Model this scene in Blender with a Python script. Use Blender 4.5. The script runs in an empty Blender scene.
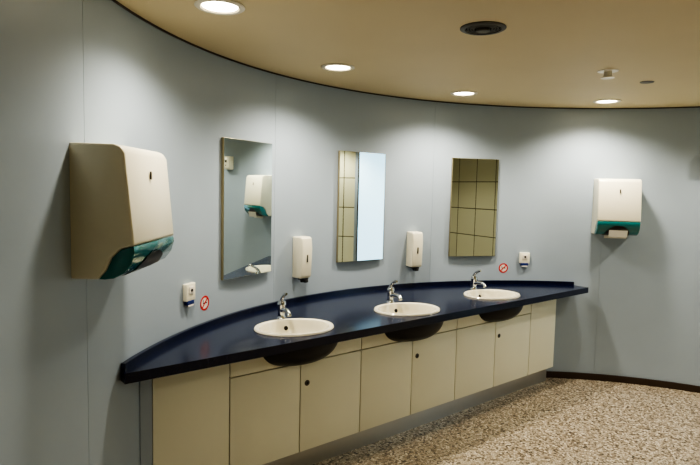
import bpy, bmesh, math
from mathutils import Matrix, Vector
import numpy as np
S=bpy.context.scene
CX,CY,R=1.6788,2.1042,2.6316
ZC=2.319
# ------------------------------------------------ materials
def lin(c): 
    return tuple(((x/255)/12.92 if x/255<=.04045 else (((x/255)+.055)/1.055)**2.4) for x in c)+(1,)
def mat(name,rgb,rough=.5,metal=0,spec=.5,emit=None,estr=0,trans=0,coat=0,noise=0,nscale=6,bump=0,bscale=200):
    m=bpy.data.materials.new(name); m.use_nodes=True
    nt=m.node_tree; b=nt.nodes['Principled BSDF']
    c=lin(rgb)
    b.inputs['Base Color'].default_value=c
    b.inputs['Roughness'].default_value=rough
    b.inputs['Metallic'].default_value=metal
    b.inputs['Specular IOR Level'].default_value=spec
    b.inputs['Transmission Weight'].default_value=trans
    b.inputs['Coat Weight'].default_value=coat
    if emit: 
        b.inputs['Emission Color'].default_value=lin(emit); b.inputs['Emission Strength'].default_value=estr
    tc=nt.nodes.new('ShaderNodeTexCoord')
    if noise:
        n=nt.nodes.new('ShaderNodeTexNoise'); n.inputs['Scale'].default_value=nscale; n.inputs['Detail'].default_value=4
        nt.links.new(tc.outputs['Object'],n.inputs['Vector'])
        r=nt.nodes.new('ShaderNodeValToRGB')
        r.color_ramp.elements[0].position=.3; r.color_ramp.elements[1].position=.7
        r.color_ramp.elements[0].color=tuple(x*(1-noise) for x in c[:3])+(1,)
        r.color_ramp.elements[1].color=tuple(min(1,x*(1+noise)) for x in c[:3])+(1,)
        nt.links.new(n.outputs['Fac'],r.inputs['Fac']); nt.links.new(r.outputs['Color'],b.inputs['Base Color'])
    if bump:
        n2=nt.nodes.new('ShaderNodeTexNoise'); n2.inputs['Scale'].default_value=bscale
        nt.links.new(tc.outputs['Object'],n2.inputs['Vector'])
        bp=nt.nodes.new('ShaderNodeBump'); bp.inputs['Strength'].default_value=bump; bp.inputs['Distance'].default_value=.002
        nt.links.new(n2.outputs['Fac'],bp.inputs['Height']); nt.links.new(bp.outputs['Normal'],b.inputs['Normal'])
    return m
M_wall=mat('wall_paint',(161,174,188),.4,noise=.02,nscale=3,bump=.08)
M_ceil=mat('ceiling_paint',(216,200,164),.6,noise=.02,nscale=2)
M_dark=mat('dark_gap',(22,20,18),.8)
M_base=mat('baseboard_brown',(58,44,34),.45)
M_cream=mat('cream_plastic',(236,232,212),.32,spec=.5)
M_teal=mat('teal_plastic',(34,118,120),.12,spec=.6,coat=.5)
M_black=mat('black_plastic',(14,14,15),.35)
M_white=mat('white_paper',(236,234,226),.8)
M_navy=mat('navy_counter',(12,20,50),.19,spec=.55,noise=.2,nscale=160)
M_navyu=mat('shaded_navy_shell',(8,10,20),.4)  # navy casing, with the shade below the counter mixed into the colour
M_door=mat('door_laminate',(232,231,212),.38,noise=.015,nscale=3)
M_ceram=mat('ceramic',(238,233,214),.12,coat=.6)
M_chrome=mat('chrome',(210,212,215),.1,metal=1)
M_steel=mat('brushed_steel',(200,202,202),.32,metal=1,bump=.1,bscale=80)
M_mirror=mat('mirror_glass',(225,235,235),.01,metal=1)
M_medge=mat('mirror_edge',(170,160,130),.3,metal=.6)
M_red=mat('sign_red',(200,30,34),.5)
M_signw=mat('sign_white',(226,220,212),.5)
M_blue=mat('socket_blue',(30,50,120),.4)
M_grey=mat('grey_metal',(92,90,84),.45,metal=.3)
M_lamp=mat('lamp_lens',(255,250,235),.3,emit=(255,240,205),estr=24)
M_trim=mat('lamp_trim',(232,226,210),.35)
M_win=mat('frosted_pane',(220,240,250),.4,emit=(180,224,250),estr=2.6)

def floor_mat():
    m=bpy.data.materials.new('terrazzo'); m.use_nodes=True; nt=m.node_tree; b=nt.nodes['Principled BSDF']
    tc=nt.nodes.new('ShaderNodeTexCoord')
    v=nt.nodes.new('ShaderNodeTexVoronoi'); v.inputs['Scale'].default_value=84
    nt.links.new(tc.outputs['Object'],v.inputs['Vector'])
    sp=nt.nodes.new('ShaderNodeSeparateColor'); nt.links.new(v.outputs['Color'],sp.inputs['Color'])
    r=nt.nodes.new('ShaderNodeValToRGB'); r.color_ramp.interpolation='CONSTANT'
    e=r.color_ramp.elements
    cols=[(0,(180,170,152)),(.28,(138,126,108)),(.45,(210,201,184)),(.6,(98,87,73)),(.72,(164,150,130)),(.86,(62,55,48)),(.93,(178,167,150))]
    e[0].position=0; e[0].color=lin(cols[0][1]); e[1].position=cols[1][0]; e[1].color=lin(cols[1][1])
    for p,c in cols[2:]:
        x=e.new(p); x.color=lin(c)
    nt.links.new(sp.outputs['Red'],r.inputs['Fac'])
    v2=nt.nodes.new('ShaderNodeTexVoronoi'); v2.feature='DISTANCE_TO_EDGE'; v2.inputs['Scale'].default_value=84
    nt.links.new(tc.outputs['Object'],v2.inputs['Vector'])
    mr=nt.nodes.new('ShaderNodeMapRange'); mr.inputs[1].default_value=.02; mr.inputs[2].default_value=.1
    nt.links.new(v2.outputs['Distance'],mr.inputs[0])
    mx=nt.nodes.new('ShaderNodeMix'); mx.data_type='RGBA'; mx.inputs[6].default_value=lin((116,105,90))
    nt.links.new(mr.outputs[0],mx.inputs[0]); nt.links.new(r.outputs['Color'],mx.inputs[7])
    nt.links.new(mx.outputs[2],b.inputs['Base Color']); b.inputs['Roughness'].default_value=.35
    return m
def tile_mat():
    m=bpy.data.materials.new('wall_tiles'); m.use_nodes=True; nt=m.node_tree; b=nt.nodes['Principled BSDF']
    tc=nt.nodes.new('ShaderNodeTexCoord')
    sx=nt.nodes.new('ShaderNodeSeparateXYZ'); nt.links.new(tc.outputs['Object'],sx.inputs[0])
    cb=nt.nodes.new('ShaderNodeCombineXYZ')
    ad=nt.nodes.new('ShaderNodeMath'); ad.operation='ADD'
    nt.links.new(sx.outputs['X'],ad.inputs[0]); nt.links.new(sx.outputs['Y'],ad.inputs[1])
    nt.links.new(ad.outputs[0],cb.inputs[0]); nt.links.new(sx.outputs['Z'],cb.inputs[1])
    br=nt.nodes.new('ShaderNodeTexBrick'); br.offset=0; br.inputs['Scale'].default_value=1
    br.inputs['Color1'].default_value=lin((216,213,184)); br.inputs['Color2'].default_value=lin((209,206,178))
    br.inputs['Mortar'].default_value=lin((92,88,68)); br.inputs['Mortar Size'].default_value=.007
    br.inputs['Brick Width'].default_value=.44; br.inputs['Row Height'].default_value=.44
    nt.links.new(cb.outputs[0],br.inputs['Vector']); nt.links.new(br.outputs['Color'],b.inputs['Base Color'])
    b.inputs['Roughness'].default_value=.4
    return m
M_floor=floor_mat(); M_tile=tile_mat()

# ------------------------------------------------ mesh builder
class B:
    def __init__(s): s.bm=bmesh.new(); s.mats=[]
    def mi(s,m):
        if m not in s.mats: s.mats.append(m)
        return s.mats.index(m)
    def merge(s,t,m,mtx=None):
        if mtx is not None: bmesh.ops.transform(t,matrix=mtx,verts=t.verts)
        bmesh.ops.recalc_face_normals(t,faces=t.faces)
        i=s.mi(m)
        for f in t.faces: f.material_index=i; f.smooth=True
        me=bpy.data.meshes.new('t'); t.to_mesh(me); t.free(); s.bm.from_mesh(me); bpy.data.meshes.remove(me)
    def bev(s,t,w,seg=3):
        if w>0: 
            es=[e for e in t.edges if e.is_manifold and e.calc_face_angle(0)>.6]
            bmesh.ops.bevel(t,geom=es,offset=w,segments=seg,profile=.5,affect='EDGES')
    def box(s,c,d,m,bev=0,mtx=None):
        t=bmesh.new(); bmesh.ops.create_cube(t,size=1)
        bmesh.ops.scale(t,vec=d,verts=t.verts); s.bev(t,bev)
        bmesh.ops.translate(t,vec=c,verts=t.verts); s.merge(t,m,mtx)
    def prism(s,prof,x0,x1,m,bev=0,mtx=None):  # profile in (y,z) extruded along x
        t=bmesh.new()
        a=[t.verts.new((x0,y,z)) for y,z in prof]; b=[t.verts.new((x1,y,z)) for y,z in prof]
        n=len(prof)
        t.faces.new(a); t.faces.new(b[::-1])
        for i in range(n): t.faces.new((a[i],b[i],b[(i+1)%n],a[(i+1)%n]))
        bmesh.ops.recalc_face_normals(t,faces=t.faces); s.bev(t,bev); s.merge(t,m,mtx)
    def slab(s,poly,z0,z1,m,bev=0,mtx=None):
        t=bmesh.new()
        a=[t.verts.new((x,y,z0)) for x,y in poly]; b=[t.verts.new((x,y,z1)) for x,y in poly]; n=len(poly)
        t.faces.new(a); t.faces.new(b[::-1])
        for i in range(n): t.faces.new((a[i],b[i],b[(i+1)%n],a[(i+1)%n]))
        bmesh.ops.recalc_face_normals(t,faces=t.faces); s.bev(t,bev,2); s.merge(t,m,mtx)
    def strip(s,inner,outer,z0,z1,m):   # two matching polylines
        t=bmesh.new(); n=len(inner)
        V=[[t.verts.new((p[0],p[1],z)) for p in pl] for pl,z in((inner,z0),(inner,z1),(outer,z1),(outer,z0))]
        for i in range(n-1):
            for k in range(4):
                t.faces.new((V[k][i],V[k][i+1],V[(k+1)%4][i+1],V[(k+1)%4][i]))
        t.faces.new([V[k][0] for k in range(4)]); t.faces.new([V[k][-1] for k in range(4)])
        s.merge(t,m)
    def lathe(s,prof,m,seg=48,sx=1,sy=1,mtx=None,close=True):
        t=bmesh.new(); rings=[]
        for r,z in prof:
            if r<1e-6: rings.append([t.verts.new((0,0,z))])
            else: rings.append([t.verts.new((r*sx*math.cos(2*math.pi*i/seg),r*sy*math.sin(2*math.pi*i/seg),z)) for i in range(seg)])
        for a,b in zip(rings,rings[1:]):
            for i in range(seg):
                j=(i+1)%seg
                if len(a)==1 and len(b)==1: continue
                if len(a)==1: t.faces.new((a[0],b[i],b[j]))
                elif len(b)==1: t.faces.new((a[i],b[0],a[j]))
                else: t.faces.new((a[i],b[i],b[j],a[j]))
        s.merge(t,m,mtx)
    def tube(s,pts,rad,m,seg=14,mtx=None):
        pts=[Vector(p) for p in pts]; rs=rad if isinstance(rad,(list,tuple)) else [rad]*len(pts)
        t=bmesh.new(); rings=[]
        for i,p in enumerate(pts):
            d=(pts[min(i+1,len(pts)-1)]-pts[max(i-1,0)]).normalized()
            u=d.cross(Vector((1,0,0))) if abs(d.x)<.9 else d.cross(Vector((0,1,0)))
            u.normalize(); w=d.cross(u)
            rings.append([t.verts.new(p+rs[i]*(u*math.cos(2*math.pi*k/seg)+w*math.sin(2*math.pi*k/seg))) for k in range(seg)])
        for a,b in zip(rings,rings[1:]):
            for k in range(seg): t.faces.new((a[k],a[(k+1)%seg],b[(k+1)%seg],b[k]))
        t.faces.new(rings[0]); t.faces.new(rings[-1]); s.merge(t,m,mtx)
    def obj(s,name,mtx=Matrix(),parent=None):
        me=bpy.data.meshes.new(name); s.bm.to_mesh(me); s.bm.free()
        for m in s.mats: me.materials.append(m)
        me.set_sharp_from_angle(angle=math.radians(38))
        o=bpy.data.objects.new(name,me); S.collection.objects.link(o)
        if parent: o.parent=parent
        else: o.matrix_world=mtx
        return o
def rad(a): return math.radians(a)
def P(a,r): return (CX+r*math.cos(rad(a)),CY+r*math.sin(rad(a)))
def wallM(a,z,dr=0):
    # origin on wall; y into room, x horizontal
    n=Vector((-math.cos(rad(a)),-math.sin(rad(a)),0)); x=n.cross(Vector((0,0,1)))
    p=P(a,R-dr)
    M=Matrix(((x.x,n.x,0,p[0]),(x.y,n.y,0,p[1]),(0,0,1,z),(0,0,0,1)))
    return M   # x,n,z : x cross n = z ?

# ------------------------------------------------ room
A0,A1=22,184
seams=[80,112.7,145.6,182.5]
def plan(r,groove=False):
    pts=[]; a=A0
    L=[A0+i for i in range(0,A1-A0+1)]
    if not groove: return [P(x,r) for x in L]
    out=[(x,r) for x in L]
    for s_ in seams:
        g=.035
        out=[q for q in out if abs(q[0]-s_)>.12]
        out+=[(s_-g,r),(s_-g*.9,r+.0015),(s_+g*.9,r+.0015),(s_+g,r)]
    out.sort(); return [P(x,q) for x,q in out]
inner=plan(R,True)
outer=[]
for p in inner:
    v=Vector((p[0]-CX,p[1]-CY)).normalized(); outer.append((CX+v.x*(R+.12),CY+v.y*(R+.12)))
b=B(); b.strip(inner,outer,0,ZC,M_wall); b.obj('wall_curved')
# straight continuation left of the camera
p0=P(A1,R); t=Vector((math.sin(rad(A1))*-1,math.cos(rad(A1)),0))
L=(p0[1]+2.4)/abs(t.y); p1=(p0[0]+t.x*L,p0[1]+t.y*L)
nn=Vector((math.cos(rad(A1)),math.sin(rad(A1))))
b=B(); b.strip([p0,p1],[(p0[0]+nn.x*.12,p0[1]+nn.y*.12),(p1[0]+nn.x*.12,p1[1]+nn.y*.12)],0,ZC,M_wall); b.obj('wall_left')
q0=P(A0,R)
b=B(); b.strip([q0,(q0[0],-2.4)],[(q0[0]+.12,q0[1]),(q0[0]+.12,-2.4)],0,ZC,M_tile); b.obj('wall_right')
b=B(); b.box(((p1[0]+q0[0])/2,-2.46,ZC/2),(q0[0]-p1[0]+.4,.12,ZC),M_tile); b.obj('wall_back')
b=B(); b.box((1.6,1.2,-.05),(6.4,8,.1),M_floor); b.obj('floor')
b=B(); b.box((1.6,1.2,ZC+.05),(6.4,8,.1),M_ceil); b.obj('ceiling')
pl=lambda r:[P(x,r) for x in range(A0,A1+1)]
b=B(); b.strip(pl(R-.012),pl(R-.0005),0,.055,M_base); b.obj('baseboard_curved')
b=B(); b.strip(pl(R-.006),pl(R-.0005),ZC-.009,ZC-.0005,M_base); b.obj('ceiling_shadow_strip')  # shadow gap under the ceiling, its shade drawn as a dark brown strip
# frosted window in the far curve
b=B(); b.strip([P(x,R-.03) for x in np.linspace(24.2,37,13)],[P(x,R-.002) for x in np.linspace(24.2,37,13)],.25,2.2,M_win)
b.strip([P(x,R-.04) for x in (23.8,24.2)],[P(x,R-.002) for x in (23.8,24.2)],.22,2.23,M_grey)
b.strip([P(x,R-.04) for x in (37,37.4)],[P(x,R-.002) for x in (37,37.4)],.22,2.23,M_grey)
b.obj('window_1')

# ------------------------------------------------ vanity (local frame)
dv=Vector((.775,.632,0)).normalized(); nv=Vector((-dv.y,dv.x,0))
O=dv*.817+nv*2.320
VM=Matrix(((dv.x,nv.x,0,O.x),(dv.y,nv.y,0,O.y),(0,0,1,0),(0,0,0,1)))
cl=VM.inverted()@Vector((CX,CY,0)); clx,cly=cl.x,cl.y
van=bpy.data.objects.new('vanity_counter',None); S.collection.objects.link(van); van.matrix_world=VM
ZT=.82
def arc(r,ymin,xmax,n=90,xmin=-9):
    a0=math.acos(0); pts=[]
    h=math.sqrt(r*r-(ymin-cly)**2)
    aL=math.atan2(ymin-cly,-h); aR=math.atan2(ymin-cly,h)
    if xmin>-9: pts.append((xmin,cly+math.sqrt(r*r-(xmin-clx)**2)))
    for i in range(n+1):
        a=aL+(aR-aL)*i/n
        x,y=clx+r*math.cos(a),cly+r*math.sin(a)
        if xmin<x<=xmax: pts.append((x,y))
    y=cly+math.sqrt(r*r-(xmax-clx)**2); pts.append((xmax,y))
    return pts
XE=3.66; YF=-.015; XS=-.115
back=arc(R-.003,YF,XE,xmin=XS)
b=B(); b.slab([(XS,YF)]+back+[(XE,YF)],ZT-.045,ZT,M_navy)
sinks=[(.876,.226),(1.743,.21),(2.662,.224)]
top=b.obj('counter_top',parent=van)
# cut the basin openings
SR=rad(-13)
for i,(sx,sy) in enumerate(sinks):
    c=B(); c.lathe([(0,ZT-.1),(1,ZT-.1),(1,ZT+.05),(0,ZT+.05)],M_navy,sx=.205,sy=.16,mtx=Matrix.Translation((sx,sy,0))@Matrix.Rotation(SR,4,'Z'))
    co=c.obj('cut'); co.matrix_world=VM
    md=top.modifiers.new('b','BOOLEAN'); md.operation='DIFFERENCE'; md.object=co; md.solver='EXACT'
    bpy.context.view_layer.update()
    dg=bpy.context.evaluated_depsgraph_get()
    me=bpy.data.meshes.new_from_object(top.evaluated_get(dg)); top.modifiers.clear(); top.data=me
    bpy.data.objects.remove(co)
for p in top.data.polygons: p.use_smooth=False
# upstand along the wall
bk2=arc(R-.003,YF,XE,xmin=XS)
b=B()
inn=[]
for x,y in bk2:
    v=Vector((x-clx,y-cly)).normalized(); inn.append((x-v.x*.02,y-v.y*.02))
b.strip(inn,bk2,ZT-.002,ZT+.03,M_navy); b.obj('upstand',parent=van)
# cabinet
YC=.15; k=(YC+2.32)/2.32
bx=[-.817+(x+.817)*k+.008 for x in (0,.36,.76,1.17,1.58,1.99,2.41,2.84,3.19)]
bx[0]=.055
b=B()
g=.003; zb,zr,zt=.13,.64,ZT-.046
def panel(x0,x1,z0,z1,th=.018): b.box(((x0+x1)/2,YC+th/2,(z0+z1)/2),(x1-x0-2*g,th,z1-z0-2*g),M_door,.0015)
panel(bx[0],bx[1],zb,zt)
panel(bx[7],bx[8],zb,zt)
for i in (1,3,5):
    panel(bx[i],bx[i+2],zr,zt)
    panel(bx[i],bx[i+1],zb,zr); panel(bx[i+1],bx[i+2],zb,zr)
    # lock
    X=bx[i+1]+.045; Mx=Matrix.Translation((X,YC,zr-.12))@Matrix.Rotation(rad(90),4,'X')
    b.lathe([(0,.004),(.012,.004),(.016,.002),(.016,-.004)],M_grey,24,mtx=Mx); b.lathe([(0,.0055),(.006,.0055),(.007,.003)],M_black,16,mtx=Mx)
b.obj('cabinet_fronts',parent=van)
b=B()
b.box(((bx[0]+bx[8])/2,YC+.024,(zb+zt)/2),(bx[8]-bx[0],.01,zt-zb),M_dark)
b.box(((bx[0]+.003)/2,YC+.006,zt/2),(bx[0]-.001,.006,zt),M_wall)
def wy(x): return cly+math.sqrt((R-.005)**2-(x-clx)**2)
b.slab([(bx[8]-.018,YC+.02),(bx[8],YC+.02),(bx[8],wy(bx[8])),(bx[8]-.018,wy(bx[8]))],zb,zt,M_door)
b.slab([p for p in arc(R-.006,YC+.03,bx[8]-.01)]+[(bx[8]-.01,YC+.03)],zb,zb+.016,M_door)
b.obj('cabinet_carcass',parent=van)
b=B()
b.box(((bx[0]+bx[8])/2+.02,YC+.06,zb/2),(bx[8]-bx[0]-.06,.012,zb),M_steel)
b.slab([(bx[8]-.03,YC+.055),(bx[8]-.018,YC+.055),(bx[8]-.018,wy(bx[8]-.02)),(bx[8]-.03,wy(bx[8]-.02))],0,zb,M_steel)
b.obj('kick_plate',parent=van)
# bowl shells under the top
for i,(sx,sy) in enumerate(sinks):
    b=B()
    pr=[(max(0,math.cos(rad(a)))**.6,-math.sin(rad(a))) for a in range(0,91,6)]
    pr=[(1,0)]+[(r,z) for r,z in pr[1:]]; pr[-1]=(0,-1)
    b.lathe([(r,z*.14) for r,z in pr],M_navyu,48,sx=.275,sy=.21,mtx=Matrix.Translation((sx-.01,sy,ZT-.046))@Matrix.Rotation(SR*.5,4,'Z'))
    b.obj('bowl_shell_%d'%(i+1),parent=van)

# ------------------------------------------------ basins + faucets
for sx,sy in sinks:
    b=B()
    pr=[(1.0,-.002),(1.005,.004),(.985,.011),(.93,.012),(.88,.008),(.855,-.004),(.83,-.03),(.77,-.07),(.62,-.105),(.35,-.122),(.12,-.126),(0,-.127)]
    b.lathe(pr,M_ceram,64,sx=.226,sy=.182)
    b.lathe([(0,-.122),(.018,-.122),(.022,-.125),(.022,-.128)],M_chrome,24)
    b.lathe([(0,.002),(.011,.002),(.013,0)],M_black,20,mtx=Matrix.Translation((0,.139,-.035))@Matrix.Rotation(rad(75),4,'X'))
    b.obj('washbasin',VM@Matrix.Translation((sx,sy,ZT))@Matrix.Rotation(SR,4,'Z'))
    b=B()
    b.lathe([(0,0),(.026,0),(.027,.006),(.021,.012),(.019,.02),(.019,.062),(.022,.068),(.022,.082),(.017,.092),(0,.095)],M_chrome,28)
    b.tube([(0,-.005,.045),(0,-.04,.056),(0,-.08,.058),(0,-.1,.052),(0,-.108,.04)],[.014,.012,.011,.011,.011],M_chrome)
    b.tube([(0,.004,.09),(0,.0,.105),(0,-.02,.122),(0,-.05,.135),(0,-.062,.137)],[.012,.01,.008,.0075,.006],M_chrome)
    b.tube([(.0,.03,0),(.0,.03,.05)],[.003,.003],M_chrome,8); 
    off=Matrix.Rotation(SR,4,'Z')@Vector((0,.215,0))
    b.obj('faucet',VM@Matrix.Translation((sx+off.x,sy+off.y,ZT))@Matrix.Rotation(SR,4,'Z')@Matrix.Scale(1.2,4))

# ------------------------------------------------ mirrors
for a,w,tw in ((151.7,.445,-.7),(127.8,.435,0),(104.5,.42,0)):
    b=B(); h=.812
    b.box((0,.022,h/2),(w,.018,h),M_medge,.0015)
    b.box((0,.0325,h/2),(w-.004,.003,h-.004),M_mirror,0)
    b.box((0,.007,h/2),(w*.5,.012,h*.7),M_dark)
    b.obj('wall_mirror',wallM(a,1.06)@Matrix.Rotation(rad(tw),4,'Z'))
# ------------------------------------------------ soap dispensers
for a in (140.7,116.7):
    b=B()
    b.prism([(0,0),(.085,.0),(.092,.02),(.1,.2),(.092,.272),(.075,.28),(0,.28)],-.048,.048,M_cream,.008)
    b.box((0,.098,.135),(.012,.006,.05),M_grey,.002)
    b.lathe([(0,-.03),(.014,-.03),(.018,-.012),(.02,.002)],M_black,20,mtx=Matrix.Translation((0,.055,0)))
    b.box((0,.06,-.006),(.05,.055,.014),M_black,.004)
    b.box((0,.082,-.02),(.03,.03,.018),M_black,.004)
    b.obj('soap_dispenser',wallM(a,.99))
# ------------------------------------------------ paper towel dispensers
def towel(a,z,paper,w):
    b=B()
    body=[(0,0),(.10,0),(.125,.03),(.145,.075),(.175,.105),(.222,.118),(.192,.43),(.178,.452),(.155,.46),(0,.462)]
    b.prism(body,-w/2,w/2,M_cream,.009)
    teal=[(.10,.001),(.127,.031),(.147,.076),(.176,.103),(.219,.116),(.222,.095),(.211,.055),(.185,.022),(.15,.004),(.12,.0)]
    b.prism(teal,-w/2+.003,w/2-.003,M_teal,.003)
    # dark outlet arch in the cover
    pts=[(.12,-.001),(.15,.004),(.185,.022),(.211,.055),(.222,.095)]
    lv=[]
    for (y0,z0),(y1,z1) in zip(pts,pts[1:]):
        for q in (0,.33,.66):
            lv.append((y0+(y1-y0)*q,z0+(z1-z0)*q))
    lv=[p for p in lv if p[1]<.082]
    tb=bmesh.new(); rows=[]
    for (yy,zz) in lv:
        hw=w*.29*math.sqrt(max(0,1-(max(zz,0)/.085)**2))
        rows.append([tb.verts.new((hw*u_/4,yy+.003,zz-.002)) for u_ in range(-4,5)])
    for r0,r1 in zip(rows,rows[1:]):
        for i_ in range(8): tb.faces.new((r0[i_],r0[i_+1],r1[i_+1],r1[i_]))
    b.merge(tb,M_black)
    b.prism([(.10,.0),(.125,-.004),(.15,.002),(.13,.02)],-.1,.1,M_black,.001)
    b.box((0,.203,.36),(.008,.006,.03),M_grey,.001)
    if paper:
        b.prism([(.118,.03),(.124,-.028),(.127,-.028),(.121,.03)],-.085,.085,M_white)
        b.prism([(.216,.045),(.20,-.012),(.203,-.012),(.219,.045)],-.07,.07,M_white)
    return b.obj('paper_towel_dispenser',wallM(a,z))
towel(180.4,1.272,False,.44)
towel(78.4,1.27,True,.325)
# small air freshener further round the wall (seen in the first mirror)
b=B(); b.prism([(0,0),(.06,0),(.075,.02),(.075,.13),(.055,.16),(0,.16)],-.06,.06,M_cream,.008); b.box((0,.075,.1),(.03,.004,.03),M_grey,.001)
b.lathe([(0,.002),(.006,.002),(.007,0)],M_black,12,mtx=Matrix.Translation((0,.0755,.05))@Matrix.Rotation(rad(-90),4,'X'))
b.obj('air_freshener',wallM(63.4,1.80))
# ------------------------------------------------ wall sockets + signs
for a in (163.3,94.0):
    b=B(); b.box((0,.012,.065),(.085,.024,.092),M_cream,.005)
    b.box((0,.026,.075),(.04,.006,.04),M_signw,.003); b.lathe([(0,.003),(.007,.003),(.009,0)],M_black,16,mtx=Matrix.Translation((0,.029,.075))@Matrix.Rotation(rad(-90),4,'X'))
    b.box((0,.013,.01),(.062,.022,.024),M_blue,.004); b.box((0,.014,-.006),(.05,.02,.01),M_signw,.002)
    b.obj('wall_socket',wallM(a,.98))
for a in (159.8,97.9):
    b=B(); T=Matrix.Rotation(rad(-90),4,'X')
    b.lathe([(0,.001),(.04,.001),(.0405,0)],M_signw,40,mtx=T)
    b.lathe([(.031,.0012),(.031,.002),(.041,.002),(.041,.0012)],M_red,40,mtx=T)
    b.box((0,.0022,0),(.066,.001,.008),M_red,0,Matrix.Rotation(rad(45),4,'Y'))
    b.box((-.002,.0016,0),(.036,.0008,.007),M_black); b.box((.014,.0016,.012),(.004,.0008,.014),M_black)
    b.obj('no_smoking_sign',wallM(a,.955))
# ------------------------------------------------ ceiling fixtures
def downlight(x,y,pw=100):
    b=B()
    b.lathe([(.098,0),(.1,-.004),(.094,-.008),(.078,-.008),(.072,-.003),(.07,-.001)],M_trim,48)
    b.lathe([(0,-.002),(.071,-.002),(.073,-.0012)],M_lamp,40)
    b.obj('recessed_downlight',Matrix.Translation((x,y,ZC)))
    l=bpy.data.lights.new('downlight_lamp','SPOT'); l.energy=pw; l.color=(1,.90,.73); l.spot_size=rad(144); l.spot_blend=.8; l.shadow_soft_size=.06
    o=bpy.data.objects.new('downlight_lamp',l); S.collection.objects.link(o); o.location=(x,y,ZC-.03)
downlight(-.543,2.292,75)
for x,y in ((-.094,3.364),(.812,4.142),(1.955,4.346)): downlight(x,y)
for a in (51,19):
    x,y=P(a,2.21); downlight(x,y,80)
for x,y in ((2.9,-.8),(3.0,1.2),(1.1,.9)): downlight(x,y,60)  # fill lamps out of view, added to brighten the rest of the room
b=B()
b.lathe([(.115,0),(.115,-.004),(.105,-.009),(.09,-.009),(.088,-.003)],M_grey,48)
b.lathe([(0,-.02),(.03,-.019),(.034,-.014),(.034,-.003)],M_grey,32)
b.lathe([(.088,-.0015),(0,-.0015)],M_dark,48)
for r in (.045,.058,.072): b.lathe([(r,-.002),(r,-.007),(r+.007,-.007),(r+.007,-.002)],M_grey,40)
b.obj('ceiling_speaker',Matrix.Translation((.565,2.51,ZC))@Matrix.Scale(.87,4))
b=B()
b.lathe([(0,-.003),(.045,-.003),(.047,0)],M_trim,32); b.lathe([(0,-.03),(.012,-.03),(.014,-.003)],M_trim,20)
b.lathe([(0,-.034),(.03,-.034),(.03,-.031),(0,-.031)],M_trim,28)
for s_ in(-1,1): b.box((s_*.016,0,-.018),(.004,.006,.03),M_trim)
b.obj('fire_sprinkler',Matrix.Translation((1.481,3.303,ZC))@Matrix.Scale(1.25,4))
b=B(); b.lathe([(0,-.006),(.03,-.006),(.04,-.004),(.042,0)],M_grey,32); b.obj('ceiling_sensor',Matrix.Translation((1.863,3.593,ZC)))

# ------------------------------------------------ world, camera
w=bpy.data.worlds.new('w'); S.world=w; w.use_nodes=True; w.node_tree.nodes['Background'].inputs[0].default_value=(.3,.35,.4,1); w.node_tree.nodes['Background'].inputs[1].default_value=.1
cam=bpy.data.cameras.new('camera'); co=bpy.data.objects.new('camera',cam); S.collection.objects.link(co)
cam.sensor_width=36; cam.lens=555.25/700*36; cam.clip_start=.02
co.matrix_world=Matrix.Translation((0,0,1.6))@Matrix.Rotation(math.pi/2-.0787,4,'X')@Matrix.Rotation(.0232,4,'Z')
S.camera=co
S.view_settings.view_transform='AgX'; S.view_settings.look='AgX - High Contrast'; S.view_settings.exposure=-.4
